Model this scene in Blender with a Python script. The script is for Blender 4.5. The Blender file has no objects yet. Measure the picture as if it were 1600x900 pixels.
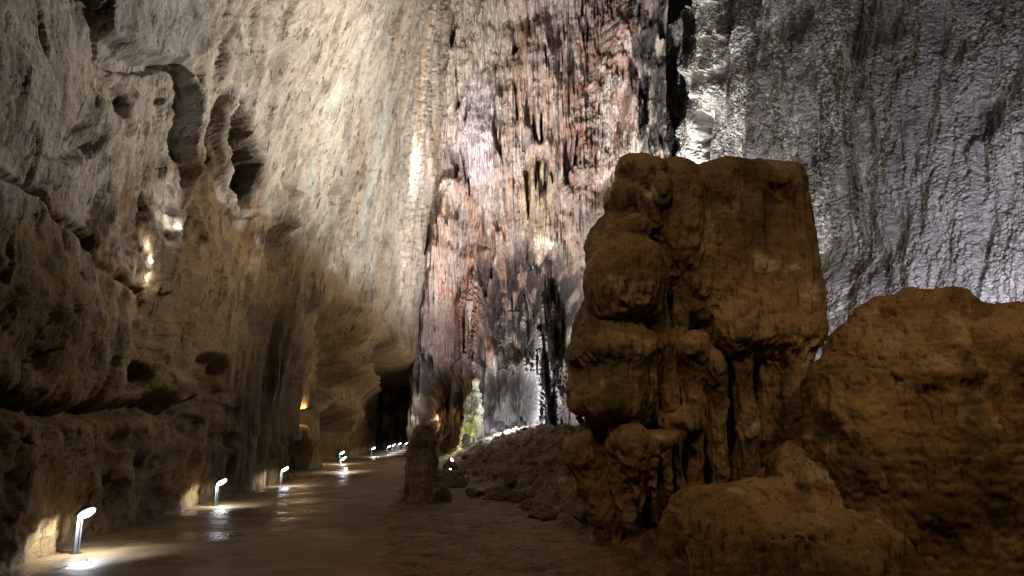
import bpy, math, random
import numpy as np

# ------------------------------------------------------------------ camera, world, exposure, lights
scene = bpy.context.scene
col = scene.collection
R = math.radians
F, PITCH, EYE = 1100.0, R(12.0), 1.65
cam_data = bpy.data.cameras.new('camera')
cam_data.sensor_width = 36.0
cam_data.lens = 36.0 * F / 1600.0
cam_data.clip_start, cam_data.clip_end = 0.05, 600
cam = bpy.data.objects.new('camera', cam_data)
cam.location = (0, 0, EYE)
cam.rotation_euler = (R(90) + PITCH, 0, 0)
col.objects.link(cam)
scene.camera = cam

world = bpy.data.worlds.new('World')
scene.world = world
world.use_nodes = True
world.node_tree.nodes['Background'].inputs[0].default_value = (0.010, 0.0085, 0.007, 1)
world.node_tree.nodes['Background'].inputs[1].default_value = 0.25

vs = scene.view_settings
vs.view_transform, vs.look, vs.gamma, vs.use_curve_mapping = 'Standard', 'None', 1.0, False
vs.exposure = 0.0
try:
    cy = scene.cycles
    cy.use_denoising = True
    cy.denoising_prefilter = 'NONE'
    cy.max_bounces, cy.diffuse_bounces, cy.glossy_bounces = 4, 3, 2
    cy.transmission_bounces = cy.volume_bounces = 0
    cy.sample_clamp_indirect = 4.0
    cy.use_light_tree = True
    cy.caustics_reflective = cy.caustics_refractive = False
except Exception:
    pass

CP, SP = math.cos(PITCH), math.sin(PITCH)


def at(px, py, t):                       # point seen at a photo pixel, t metres along the view axis
    u, v = (px - 800.0) / F, (450.0 - py) / F
    return np.array((u * t, (CP - v * SP) * t, EYE + (SP + v * CP) * t))


def project(X, Y, Z):
    d = Y * CP + (Z - EYE) * SP
    w = -Y * SP + (Z - EYE) * CP
    d = np.maximum(d, 0.5)
    return 800 + F * X / d, 450 - F * w / d, d


def lamp(name, kind, loc, power, colour, target=None, angle=90, blend=1.0, radius=0.15):
    d = bpy.data.lights.new(name, kind)
    d.energy, d.color = power, colour
    d.shadow_soft_size = radius
    o = bpy.data.objects.new(name, d)
    o.location = tuple(loc)
    if kind == 'SPOT':
        d.spot_size, d.spot_blend = R(angle), blend
    if target is not None:
        import mathutils
        v = mathutils.Vector(tuple(target)) - mathutils.Vector(tuple(loc))
        o.rotation_euler = v.to_track_quat('-Z', 'Y').to_euler()
    col.objects.link(o)
    return o


WARM, NEUT, COOL = (1.0, .80, .58), (1.0, .93, .82), (.86, .88, 1.0)
# floodlights of the show cave, standing on ledges and behind the formations; the last three are added fills
lamp('flood_wall', 'SPOT', (8.0, 27, 9.5), 13000, (1.0, .96, .90), (-6.0, 35, 16.5), 104, 1.0, .2)
lamp('flood_wall_near', 'SPOT', (6.5, 25, 11.5), 13000, (1.0, .92, .81), (-7.0, 17.0, 15.0), 100, 1.0, .12)
lamp('flood_drapery', 'SPOT', (-1.6, 38.5, 3.0), 19000, (1.0, .91, .89), (0.2, 47, 26), 88, .9, .10)
lamp('flood_top', 'SPOT', (-4.0, 38, 13), 14000, (1.0, .94, .87), (-2.4, 46, 27), 84, 1.0, .2)
lamp('flood_red', 'SPOT', (-3.6, 43.5, 2.5), 500, (1.0, .62, .50), (-2.6, 48.5, 12), 60, .9, .12)
lamp('flood_lilac', 'SPOT', (-3.0, 40.5, 2.2), 900, (.88, .74, 1.0), (-6.6, 49, 9), 80, .9, .12)
lamp('flood_flowstone', 'SPOT', (9.3, 42.0, 11.0), 19000, (1.0, .98, .92), (13.0, 50.0, 25), 74, .9, .1)
lamp('flood_pits', 'SPOT', (16.5, 20.0, 5.0), 3600, (.93, .90, 1.0), (17.2, 30.5, 10), 150, 1.0, .08)
lamp('flood_pits_low', 'SPOT', (14.5, 23.0, 2.2), 1300, (.93, .91, 1.0), (16.2, 31.5, 12), 130, 1.0, .08)
lamp('flood_rake', 'SPOT', (10.8, 34.0, 2.5), 6500, (.96, 1.0, .94), (13.6, 41.5, 14), 80, .9, .06)
lamp('fill_track', 'SPOT', (-1.0, 2.0, 9.0), 800, (1.0, .70, .38), (-1.0, 13.0, 0), 70, 1.0, .4)  # unseen fill added to warm the path floor
lamp('fill_ochre', 'SPOT', (6.0, 3.0, 8.5), 800, (1.0, .68, .33), (6.0, 9.6, 3.4), 56, 1.0, .3)  # unseen fill added to brighten the right-hand boulder
lamp('fill_dusk', 'SPOT', (2.2, 5.5, 13.0), 680, (1.0, .75, .47), (4.0, 11.4, 5.0), 50, 1.0, .35)  # unseen fill added above the boulders, standing in for bounced light

# ------------------------------------------------------------------ numeric noise
def _tab(seed):
    r = np.random.RandomState(seed)
    a = r.rand(65536) * 2 * np.pi
    return np.cos(a).astype(np.float32), np.sin(a).astype(np.float32)


def _h2(i, j, s):
    return ((i * 73856093) ^ (j * 19349663) ^ (s * 83492791)) & 65535


_G2 = _tab(7)


def pn2(x, y, seed=0):
    x = np.asarray(x, np.float32); y = np.asarray(y, np.float32)
    x, y = np.broadcast_arrays(x, y)
    xi, yi = np.floor(x).astype(np.int64), np.floor(y).astype(np.int64)
    fx, fy = (x - xi).astype(np.float32), (y - yi).astype(np.float32)
    ux, uy = fx * fx * fx * (fx * (fx * 6 - 15) + 10), fy * fy * fy * (fy * (fy * 6 - 15) + 10)

    def g(a, b):
        h = _h2(xi + a, yi + b, seed + 1)
        h = (h * 40503 + (h >> 5)) & 65535
        return _G2[0][h] * (fx - a) + _G2[1][h] * (fy - b)
    n0 = g(0, 0); n0 = n0 + ux * (g(1, 0) - n0)
    n1 = g(0, 1); n1 = n1 + ux * (g(1, 1) - n1)
    return (n0 + uy * (n1 - n0)) * 1.5


def fbm(x, y, seed=0, octv=4, gain=.5, lac=2.03):
    s, a = 0, 1.0
    for o in range(octv):
        s = s + a * pn2(x, y, seed + o * 17)
        x, y, a = x * lac, y * lac, a * gain
    return s


def billow(x, y, seed=0, octv=4, gain=.5):      # rounded lumps, sharp creases
    s, a = 0, 1.0
    for o in range(octv):
        s = s + a * (np.abs(pn2(x, y, seed + o * 13)) * 2 - .6)
        x, y, a = x * 2.1, y * 2.1, a * gain
    return s


def ridge(x, y, seed=0, octv=3, gain=.5):       # sharp crests
    return -billow(x, y, seed, octv, gain)


_T3 = np.random.RandomState(3).rand(65536).astype(np.float32) * 2 - 1


def vn3(p, seed=0):
    pi = np.floor(p).astype(np.int64)
    f = (p - pi).astype(np.float32)
    u = f * f * f * (f * (f * 6 - 15) + 10)

    def h(a, b, c):
        k = ((pi[..., 0] + a) * 73856093) ^ ((pi[..., 1] + b) * 19349663) ^ ((pi[..., 2] + c) * 83492791) ^ (seed * 2654435)
        k = k & 0xFFFFFFF
        return _T3[((k * 40503) ^ (k >> 9)) & 65535]
    ux, uy, uz = u[..., 0], u[..., 1], u[..., 2]
    a = h(0, 0, 0); a = a + ux * (h(1, 0, 0) - a)
    b = h(0, 1, 0); b = b + ux * (h(1, 1, 0) - b)
    c = h(0, 0, 1); c = c + ux * (h(1, 0, 1) - c)
    d = h(0, 1, 1); d = d + ux * (h(1, 1, 1) - d)
    a = a + uy * (b - a); c = c + uy * (d - c)
    return a + uz * (c - a)


def fbm3(p, seed=0, octv=4, gain=.5):
    s, a = 0, 1.0
    for o in range(octv):
        s = s + a * vn3(p, seed + o * 7)
        p, a = p * 2.03 + 3.7, a * gain
    return s


def bil3(p, seed=0, octv=3, gain=.5):
    s, a = 0, 1.0
    for o in range(octv):
        s = s + a * (np.abs(vn3(p, seed + o * 7)) * 2 - .7)
        p, a = p * 2.1 + 1.3, a * gain
    return s


def cell2(x, y, seed=0):                         # distance to the nearest feature point and its random value
    xi, yi = np.floor(x).astype(np.int64), np.floor(y).astype(np.int64)
    best = np.full(x.shape, 9.0, np.float32); val = np.zeros(x.shape, np.float32)
    for a in (-1, 0, 1):
        for b in (-1, 0, 1):
            h = _h2(xi + a, yi + b, seed + 5)
            rx = _T3[h] * .5 + .5; ry = _T3[(h * 31 + 77) & 65535] * .5 + .5
            d = np.hypot(xi + a + rx - x, yi + b + ry - y)
            m = d < best
            best = np.where(m, d, best); val = np.where(m, _T3[(h * 57 + 11) & 65535] * .5 + .5, val)
    return best, val


def sm(a, b, x):
    t = np.clip((x - a) / (b - a), 0, 1)
    return t * t * (3 - 2 * t)


def mix(a, b, t):
    return a + (b - a) * t


def blob(px, py, cx, cy, rx, ry, rot=0.0, edge=.35):   # 1 inside an ellipse, soft edge outside
    c, s = math.cos(R(rot)), math.sin(R(rot))
    dx, dy = px - cx, py - cy
    d = np.hypot((dx * c + dy * s) / rx, (-dx * s + dy * c) / ry)
    return 1 - sm(1 - edge, 1 + edge, d)


def poly_dist(px, py, pts):
    best = np.full(px.shape, 1e9, np.float32)
    for (x0, y0), (x1, y1) in zip(pts[:-1], pts[1:]):
        dx, dy = x1 - x0, y1 - y0
        t = np.clip(((px - x0) * dx + (py - y0) * dy) / (dx * dx + dy * dy), 0, 1)
        best = np.minimum(best, np.hypot(px - x0 - t * dx, py - y0 - t * dy))
    return best


# ------------------------------------------------------------------ mesh helpers
def make_mesh(name, verts, quads, mat, tint=None, parent=None, smooth=True, co=None):
    me = bpy.data.meshes.new(name)
    verts = np.asarray(verts, np.float32).reshape(-1, 3)
    quads = np.asarray(quads, np.int32).reshape(-1, 4)
    nq = len(quads)
    me.vertices.add(len(verts)); me.vertices.foreach_set('co', verts.ravel())
    me.loops.add(nq * 4); me.loops.foreach_set('vertex_index', quads.ravel())
    me.polygons.add(nq)
    me.polygons.foreach_set('loop_start', np.arange(0, nq * 4, 4, dtype=np.int32))
    me.update(calc_edges=True)
    me.polygons.foreach_set('use_smooth', np.full(nq, smooth, bool))
    if tint is not None:
        a = me.attributes.new('tint', 'FLOAT_COLOR', 'POINT')
        c = np.ones((len(verts), 4), np.float32); c[:, :3] = tint.reshape(-1, 3)
        a.data.foreach_set('color', c.ravel())
    if co is not None:
        a = me.attributes.new('rockco', 'FLOAT_VECTOR', 'POINT')
        a.data.foreach_set('vector', np.ascontiguousarray(co, np.float32).ravel())
    me.materials.append(mat)
    o = bpy.data.objects.new(name, me)
    col.objects.link(o)
    if parent is not None:
        o.parent = parent
    return o


def grid_quads(n, m, flip=False, wrap=False):      # n columns x m rows, vertex = i*m + j
    i = np.arange(n if wrap else n - 1)[:, None]; j = np.arange(m - 1)[None, :]
    k = (i + 1) % n
    q = np.stack([i * m + j, k * m + j, k * m + j + 1, i * m + j + 1], -1).reshape(-1, 4)
    return q[:, ::-1] if flip else q


def tag(o, label, cat, group=None, kind=None):
    if label: o['label'] = label
    if cat: o['category'] = cat
    if group: o['group'] = group
    if kind: o['kind'] = kind
    return o


def empty(name, loc, rz=0.0):
    o = bpy.data.objects.new(name, None)
    o.empty_display_size = .2
    o.location = tuple(loc); o.rotation_euler = (0, 0, rz)
    col.objects.link(o)
    return o


def C3(*c):
    return np.array(c, np.float32)


# ------------------------------------------------------------------ materials
def rock_mat(name, stretch=(1, 1, 1), scale=2.2, disp=.10, rough=.75, contrast=.5, fine=14.0, spec=.3, fine_amt=.35, base=None, own=False, speck=.45, chip=.5, drip=.35):
    m = bpy.data.materials.new(name); m.use_nodes = True
    m.displacement_method = 'BOTH'
    nt = m.node_tree; N, L = nt.nodes, nt.links
    b = N['Principled BSDF']; out = N['Material Output']
    tc = N.new('ShaderNodeTexCoord')
    mp = N.new('ShaderNodeMapping'); mp.inputs['Scale'].default_value = stretch
    co = tc.outputs['Object']
    if own:
        an = N.new('ShaderNodeAttribute'); an.attribute_name = 'rockco'; co = an.outputs['Vector']
    L.new(co, mp.inputs['Vector'])

    def noise(sc, det, ro, dist=0.0, vec=None):
        n = N.new('ShaderNodeTexNoise'); n.inputs['Scale'].default_value = sc
        n.inputs['Detail'].default_value = det; n.inputs['Roughness'].default_value = ro
        n.inputs['Distortion'].default_value = dist
        L.new(vec or mp.outputs['Vector'], n.inputs['Vector'])
        return n.outputs['Fac']

    def math_(op, a, b_=None):
        n = N.new('ShaderNodeMath'); n.operation = op
        for i, v in enumerate((a, b_)):
            if v is None: continue
            if isinstance(v, (int, float)): n.inputs[i].default_value = v
            else: L.new(v, n.inputs[i])
        return n.outputs[0]
    n1 = noise(scale, 9, .60)
    n2 = noise(fine, 6, .6, 0, co)
    v = N.new('ShaderNodeTexVoronoi'); v.inputs['Scale'].default_value = fine * .55
    L.new(mp.outputs['Vector'], v.inputs['Vector'])
    hgt = math_('ADD', n1, math_('MULTIPLY', n2, fine_amt))
    hgt = math_('ADD', hgt, math_('MULTIPLY', v.outputs['Distance'], fine_amt * .35))
    def step(src_, a, b_, lo=0.0, hi=1.0):
        n = N.new('ShaderNodeMapRange'); n.interpolation_type = 'SMOOTHSTEP'
        for k_, v_ in (('From Min', a), ('From Max', b_), ('To Min', lo), ('To Max', hi)): n.inputs[k_].default_value = v_
        L.new(src_, n.inputs['Value']); return n.outputs[0]
    # broken skin: hard-edged chips and thin drip holes
    ch1 = step(noise(scale * 1.6, 8, .62), .50, .525); ch2 = step(noise(scale * 3.7 + 1, 7, .62), .54, .56)
    mpd = N.new('ShaderNodeMapping'); mpd.inputs['Scale'].default_value = (1, 1, .22) if not own else (1, .22, 1)
    L.new(co, mpd.inputs['Vector'])
    dr = step(noise(fine * .8, 5, .6, 0, mpd.outputs['Vector']), .60, .635)
    hgt = math_('ADD', hgt, math_('MULTIPLY', math_('ADD', ch1, math_('MULTIPLY', ch2, .6)), chip * .35))
    hgt = math_('SUBTRACT', hgt, math_('MULTIPLY', dr, drip))
    d = N.new('ShaderNodeDisplacement'); d.inputs['Scale'].default_value = disp
    d.inputs['Midlevel'].default_value = .5 + fine_amt * .65
    L.new(hgt, d.inputs['Height']); L.new(d.outputs[0], out.inputs['Displacement'])
    # colour: the vertex tint (minerals and painted shade) times mottling
    if base is None:
        at_ = N.new('ShaderNodeAttribute'); at_.attribute_name = 'tint'
        src = at_.outputs['Color']
    else:
        rgb = N.new('ShaderNodeRGB'); rgb.outputs[0].default_value = (*base, 1); src = rgb.outputs[0]
    c1 = noise(scale * 1.7, 8, .68)
    c2 = noise(fine * 1.3, 5, .65, 0, co)
    ramp = N.new('ShaderNodeMapRange')
    ramp.inputs['From Min'].default_value = .30; ramp.inputs['From Max'].default_value = .70
    ramp.inputs['To Min'].default_value = 1 - contrast; ramp.inputs['To Max'].default_value = 1 + contrast * .6
    L.new(math_('ADD', math_('MULTIPLY', c1, .62), math_('MULTIPLY', c2, .38)), ramp.inputs['Value'])
    mul = N.new('ShaderNodeVectorMath'); mul.operation = 'SCALE'
    sp = N.new('ShaderNodeMapRange')                       # grit: small dark and pale specks
    sp.inputs['From Min'].default_value = .56; sp.inputs['From Max'].default_value = .66
    sp.inputs['To Min'].default_value = 1.0; sp.inputs['To Max'].default_value = 1 - speck
    L.new(noise(fine * 1.9, 4, .6, 0, co), sp.inputs['Value'])
    sq = N.new('ShaderNodeMapRange')
    sq.inputs['From Min'].default_value = .58; sq.inputs['From Max'].default_value = .70
    sq.inputs['To Min'].default_value = 1.0; sq.inputs['To Max'].default_value = 1 + speck * .7
    L.new(noise(fine * 1.1 + 3, 4, .6, 0, co), sq.inputs['Value'])
    tot = math_('MULTIPLY', math_('MULTIPLY', ramp.outputs[0], sp.outputs[0]), sq.outputs[0])
    inv = lambda x, k: math_('SUBTRACT', 1.0, math_('MULTIPLY', x, k))
    tot = math_('MULTIPLY', tot, inv(math_('SUBTRACT', 1.0, ch1), .30 * chip)); tot = math_('MULTIPLY', tot, math_('ADD', 1.0, math_('MULTIPLY', ch2, .34 * chip)))
    tot = math_('MULTIPLY', tot, inv(dr, .6))
    L.new(src, mul.inputs[0]); L.new(tot, mul.inputs['Scale'])
    L.new(mul.outputs[0], b.inputs['Base Color'])
    rr = N.new('ShaderNodeMapRange')
    rr.inputs['To Min'].default_value = rough - .18; rr.inputs['To Max'].default_value = min(1, rough + .2)
    L.new(n2, rr.inputs['Value']); L.new(rr.outputs[0], b.inputs['Roughness'])
    b.inputs['Specular IOR Level'].default_value = spec
    return m


def plain_mat(name, colour, rough=.5, metal=0.0, emit=None, strength=0.0):
    m = bpy.data.materials.new(name); m.use_nodes = True
    nt = m.node_tree; b = nt.nodes['Principled BSDF']
    b.inputs['Base Color'].default_value = (*colour, 1)
    b.inputs['Metallic'].default_value = metal
    n = nt.nodes.new('ShaderNodeTexNoise'); n.inputs['Scale'].default_value = 30
    mr = nt.nodes.new('ShaderNodeMapRange')
    mr.inputs['To Min'].default_value = max(0, rough - .1); mr.inputs['To Max'].default_value = min(1, rough + .1)
    nt.links.new(n.outputs['Fac'], mr.inputs['Value']); nt.links.new(mr.outputs[0], b.inputs['Roughness'])
    if emit:
        b.inputs['Emission Color'].default_value = (*emit, 1); b.inputs['Emission Strength'].default_value = strength
    return m


M_LEFT = rock_mat('pale_limestone', (1, .75, 1), 1.5, .06, .8, .42, 9, .2, .4, own=True, speck=.32, chip=.38, drip=.25)
M_BACK = rock_mat('flowstone', (1.5, 1.5, .22), 1.6, .09, .6, .55, 8, .4)
M_RIGHT = rock_mat('pitted_calcite', (1, 1, .7), 1.6, .035, .6, .45, 10, .45, .7, speck=.6, chip=.2, drip=.2)
M_BOUL = rock_mat('muddy_flowstone', (1, 1, .6), 2.0, .05, .72, .38, 18, .3, .25, speck=.3, chip=.14, drip=.12)
M_FLOOR = rock_mat('muddy_ground', (1, 1, 1), 1.6, .05, .75, .45, 16, .3, .5)
M_ROCK = rock_mat('loose_rock', (1, 1, 1), 4.0, .05, .8, .5, 20, .3, .4, base=(.17, .125, .075))
M_PALE = rock_mat('pale_stone', (1, 1, 1), 4.0, .04, .8, .35, 20, .3, .4, base=(.50, .42, .32))
M_STEEL = plain_mat('brushed_steel', (.085, .09, .10), .5, .5)
M_DARK = plain_mat('dark_painted_metal', (.05, .05, .055), .45, .4)
M_LENS = plain_mat('lit_lens', (.9, .9, .9), .4, 0, (.93, .97, 1.0), 14)
M_LENS2 = plain_mat('lit_flood_lens', (.9, .9, .9), .4, 0, (1.0, .93, .78), 30)


# ------------------------------------------------------------------ ground heights
def path_z(y):
    return .3 * sm(26, 40, y) + .28 * sm(45, 64, y)


WALL_Y = [-8, 4, 9.5, 12.5, 18.2, 26, 31, 40, 48, 58, 75]
WALL_X = [-6.0, -6.0, -6.5, -7.3, -7.9, -8.7, -9.2, -10.0, -11.0, -12.6, -14.5]
EDGE_Y = [-8, 4, 9, 18, 31, 48, 62, 75]
EDGE_X = [-1.6, -1.7, -1.8, -3.1, -4.5, -7.4, -9.4, -11.0]
BANK_Y = [-8, 8, 10, 16.6, 31, 45, 75]
BANK_X = [1.5, 1.15, .95, .3, -2.4, -5.0, -8.0]


def ground_z(x, y, fine=True):
    e = np.interp(y, EDGE_Y, EDGE_X); bx = np.interp(y, BANK_Y, BANK_X)
    z = path_z(y) + .03
    inside = (1 - sm(-.25, .35, x - e + .25 * pn2(x * .9, y * .5, 31))) * 1.0
    z = z - .10 * inside
    u = x - bx + .5 * pn2(x * .5, y * .3, 33)
    bank = 1.45 * sm(-.2, 6.0, u) * sm(10, 19, y) + .4 * sm(0, 3, u) * sm(9, 15, y)
    z = z + bank
    if fine:
        rough = sm(-.1, 1.2, u) * sm(7, 13, y)
        z = z + .02 * fbm(x * .8, y * .6, 41, 3) + .012 * fbm(x * 3.5, y * 2.6, 43, 3) * (1 - inside)
        z = z + rough * (.16 * billow(x * .8, y * .7, 45, 4, .6) + .10 * billow(x * 2.6, y * 2.2, 47, 3, .6))
        foot = sm(.34, .6, pn2(x * 2.1, y * 2.4, 51)) * (1 - inside) * (1 - rough)
        z = z - .035 * foot
    return z


# ------------------------------------------------------------------ left rock wall
def lean(z, y):
    far = sm(24, 45, y)
    brow = (3.6 * far + 1.2 * sm(44, 50, y)) * sm(3.9, 7.4, z)      # the sheet stands out over the path further in
    return brow + .05 * np.maximum(z - 2, 0) * (1 - far) + (.20 - .13 * far) * np.maximum(z - 7, 0) * sm(5, 14, z)


WALLS = {}


def surf(which, px, py, r=4):          # point of a finished wall seen near a photo pixel
    V = WALLS[which].reshape(-1, 3)
    x, y, d = project(V[:, 0], V[:, 1], V[:, 2])
    k = np.where(np.hypot(x - px, y - py) < r)[0]
    return V[k[np.argmin(d[k])]]


def build_rock_wall():
    yd = np.linspace(2, 74, 6000)
    xb = np.interp(yd, WALL_Y, WALL_X)
    w = np.abs(np.gradient(project(xb, yd, 1.5 + 0 * yd)[0])) + np.abs(np.gradient(project(xb + lean(.3 * yd, yd), yd, .3 * yd)[0])) + np.abs(np.gradient(project(xb + lean(.62 * yd, yd), yd, .62 * yd)[0])) + .02
    cw = np.cumsum(w); cw /= cw[-1]
    n, m = 1300, 860
    ys = np.interp(np.linspace(0, 1, n), np.r_[0, cw], np.r_[yd[0], yd])
    r = np.linspace(0, 1, m)
    Y = np.repeat(ys[:, None], m, 1)
    Z = -.5 + r[None, :] * (4.5 + .86 * Y)
    X = np.interp(Y, WALL_Y, WALL_X) + lean(Z, Y)
    px, py, dep = project(X, Y, Z)
    zw = Z / mix(1.7, 7.0, sm(13, 22, Y))
    px = px + 8 * fbm(Y / 1.7, zw, 1, 3); py = py + 8 * fbm(Y / 1.7, zw, 2, 3)
    zl = np.where(Y < 14, Z / .6, Z / 3.2)
    jx = 2.8 * fbm(Y / .5, zl, 3, 4); jy = 3.5 * fbm(Y / .4, zl, 4, 4)
    qx, qy = px + jx, py + jy
    # the smooth sheet of the upper face and the rough foot below it
    edge = np.interp(px, [0, 200, 330, 420, 520, 640, 800], [330, 260, 190, 330, 390, 520, 560])
    rough = sm(-50, 60, qy - edge)
    left = 1 - sm(300, 420, px)
    Yw = Y
    Y = np.where(Yw < 14, Yw, 14 + (Yw - 14) * .5)       # the wall is drawn out lengthways beyond the first bay
    Zs = Z * mix(1.0, .38, sm(13, 26, Yw))               # and drawn out downwards where the sheet hangs
    near = 1 - sm(13, 27, Yw)
    big = .34 * fbm(Y / 7, Z / 7, 5, 2) * (.4 + .6 * near)
    D = big + (.035 + .10 * rough + .03 * left) * (.3 + .7 * near) * billow(Y / 2.4, Zs / 2.4, 6, 3, .45)
    D = D + .05 * rough * near * ridge(Y / 1.0, Zs / 2.4, 8, 3, .5)
    D = D + .022 * fbm(Y / .4, Zs / .45, 9, 4, .6) * (.4 + rough)
    # broken plates: flats stepped by sharp edges, and cracks
    pl = fbm(Y / 2.6 + .5 * fbm(Zs / 2, Y / 2, 30, 2), Zs / 2.8, 31, 4, .5)
    D = D + (.6 * rough + .4 * left * (1 - rough)) * .08 * (sm(.05, .08, pl) + sm(-.28, -.25, pl) + sm(.33, .36, pl) - 1.4) * (.15 + .85 * near)
    D = D + rough * (1 - near) * (.20 * ridge(Y / .7, Z / 8, 38, 3, .55) + .12 * fbm(Y / .35, Z / 3.5, 39, 3))
    ck = np.minimum(np.abs(fbm(Y / 3.1, Zs / 2.6, 33, 5, .5)), np.abs(fbm(Y / 2.2 + 9, Zs / 3.4, 34, 5, .5)) * 1.3)
    D = D - .06 * np.exp(-(ck / .018) ** 2) * sm(-.2, .2, fbm(Y / 3, Z / 3, 35, 2)) * (rough + left) * .7
    pits = sm(.42, .60, fbm(Y / .8, Zs / 1.3, 36, 4, .5))
    D = D - .08 * pits * (.2 + rough)
    # flow lines of the sheet, running down along its lean
    q = Y + .25 * (Z - 8)
    flow = (1 - rough) * (1 - .65 * left)
    D = D + flow * (.07 * ridge(q / .9, Z / 16, 10, 4, .6) + .08 * fbm(q / 2.2, Z / 20, 12, 3) + .02 * fbm(Y / .3, Z / .6, 13, 3))
    sc = fbm(q / 1.1, Z / 7, 14, 4, .55)
    D = D + flow * .06 * (sm(.12, .16, sc) + sm(-.3, -.26, sc) - 1)
    D = D - flow * .12 * sm(.42, .56, fbm(q / .5, Z / 3.2, 32, 3))
    grain, D0 = D, 0 * D
    D = D0
    # left upper slab with a ragged lower edge
    slab = blob(qx, qy, 255, -10, 112, 108, 0, .05)
    D = D + .55 * slab
    D = D - .45 * blob(qx, qy, 215, 98, 50, 16, 5, .3) - .5 * blob(qx, qy, 152, 40, 4, 55, 0, .5)
    D = D + .35 * blob(qx, qy, 330, 130, 34, 70, -8, .25) * (1 + .5 * ridge(Y / .5, Z / 6, 15, 2)) 
    D = D + .30 * blob(qx, qy, 362, 110, 22, 70, 6, .25)
    # blade, recesses and folds round it
    D = D + 1.05 * blob(px + .4 * jx, qy, 290, 205, 9, 92, -3, .4)
    D = D + .30 * blob(qx, qy, 262, 165, 14, 60, 12, .5)
    D = D - 1.2 * blob(qx, qy, 366, 190, 9, 40, -4, .4) - 1.4 * blob(qx, qy, 376, 246, 14, 68, -3, .35) - .8 * blob(qx, qy, 316, 190, 9, 74, -6, .35)
    D = D + .45 * blob(qx, qy, 346, 240, 7, 60, -4, .4)
    D = D + .30 * blob(qx, qy, 408, 190, 26, 150, -8, .45)
    D = D - .55 * blob(qx, qy, 122, 228, 22, 28, 30, .4) - .30 * blob(qx, qy, 166, 152, 12, 34, 0, .4)
    D = D + .35 * blob(qx, qy, 150, 190, 16, 46, 10, .5) + .3 * blob(qx, qy, 195, 175, 14, 36, 0, .4)
    D = D + .25 * blob(qx, qy, 60, 150, 60, 90, 0, .5)
    # hanging knob, alcoves under the sheet
    D = D + 1.5 * blob(qx, qy, 438, 332, 17, 34, 5, .4) - 2.2 * blob(qx, qy, 432, 388, 18, 34, 0, .3)
    D = D + .4 * blob(qx, qy, 470, 330, 26, 60, 8, .4)
    for cx, cy, rx, ry, ro, d in ((528, 330, 9, 34, -20, .5), (545, 385, 14, 22, -30, .6), (515, 300, 7, 20, 0, .35), (558, 410, 7, 26, 10, .5),
                                  (612, 318, 5, 42, 12, .45), (575, 455, 8, 20, 0, .4), (600, 500, 6, 28, 8, .4), (492, 500, 14, 22, 0, .6),
                                  (375, 330, 40, 9, 10, -.3), (350, 420, 30, 50, 0, -.25)):
        D = D - d * blob(qx, qy, cx, cy, rx, ry, ro, .35)
    # long diagonal crack and the lower slabs
    D = D - .45 * np.exp(-(poly_dist(qx, qy, [(-40, 262), (55, 305), (112, 352), (150, 410), (200, 452)]) / 6) ** 2)
    D = D + .25 * sm(-20, 10, qy - (270 + .8 * px)) * (1 - sm(470, 560, qy)) * left * sm(90, 40, np.abs(px - 40)) 
    D = D + .35 * blob(qx, qy, 75, 500, 70, 65, 20, .3) + .25 * blob(qx, qy, 170, 560, 40, 60, 0, .4)
    D = D - .40 * blob(qx, qy, 120, 555, 24, 24, 0, .4)
    D = D + .55 * np.exp(-(poly_dist(px + 2.5 * jx, py, [(268, 335), (256, 362), (262, 392), (246, 420), (240, 452)]) / 7) ** 2)
    D = D + .40 * np.exp(-(poly_dist(px + 2.5 * jx, py, [(318, 322), (300, 345), (306, 372)]) / 6) ** 2)
    # ledge fissure and hollows
    fy = np.interp(px, [0, 100, 180, 250, 330, 420], [632, 646, 644, 640, 620, 600])
    fw = np.interp(px, [-100, 120, 200, 330, 380], [19, 15, 13, 20, 2])
    D = D - .95 * np.exp(-((qy - fy) / fw) ** 2) * (1 - sm(330, 385, px))
    D = D - 1.25 * blob(qx, qy, 315, 588, 38, 28, -10, .3) - .7 * blob(qx, qy, 205, 590, 22, 22, 0, .3)
    D = D + .75 * blob(qx, qy, 262, 606, 36, 22, -8, .5)
    D = D - .8 * blob(qx, qy, 285, 668, 22, 18, 0, .4) - .55 * blob(qx, qy, 352, 688, 22, 12, 0, .4) - .4 * blob(qx, qy, 345, 640, 28, 10, 10, .4)
    D = D + .35 * sm(640, 665, qy) * (1 - sm(300, 380, px))
    D = D + .22 * ridge(Y / 1.3 + Z / 2.2, Z / 2.4 - Y / 5, 18, 3) * sm(640, 670, qy)
    D = grain + D * mix(.72, .5, sm(13, 27, Yw)) * mix(1.0, .75, rough)
    # deep dark hollows towards the tunnel, hanging rock between them
    D = D - 1.6 * blob(qx, qy, 512, 560, 16, 70, 4, .3) - 1.2 * blob(qx, qy, 470, 720, 16, 30, 0, .3)
    D = D - 2.2 * blob(qx, qy, 525, 690, 20, 46, 0, .35)
    D = D + 1.0 * blob(qx, qy, 558, 650, 24, 80, 0, .4)
    D = D - 2.6 * blob(qx, qy, 612, 640, 30, 92, -4, .3)
    D = D - 1.5 * blob(qx, qy, 585, 690, 14, 36, 0, .3)
    D = D + .5 * blob(qx, qy, 500, 590, 8, 40, 0, .4)
    D = D - 2.0 * blob(qx, qy, 532, 545, 26, 62, 4, .4) + .35 * blob(px, py, 540, 560, 60, 110, 0, .4) * ridge(Y / .45, Z / 5, 40, 3, .55)
    # lit niche
    D = D - 1.6 * blob(px + .5 * jx, py + .4 * jy, 484, 652, 8, 17, 6, .25) - 1.1 * blob(px + .4 * jx, py + .4 * jy, 494, 624, 4, 20, 8, .35)
    D = D * (.8 + .2 * sm(8, 26, Yw))
    Dy = -.22 * D
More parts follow.
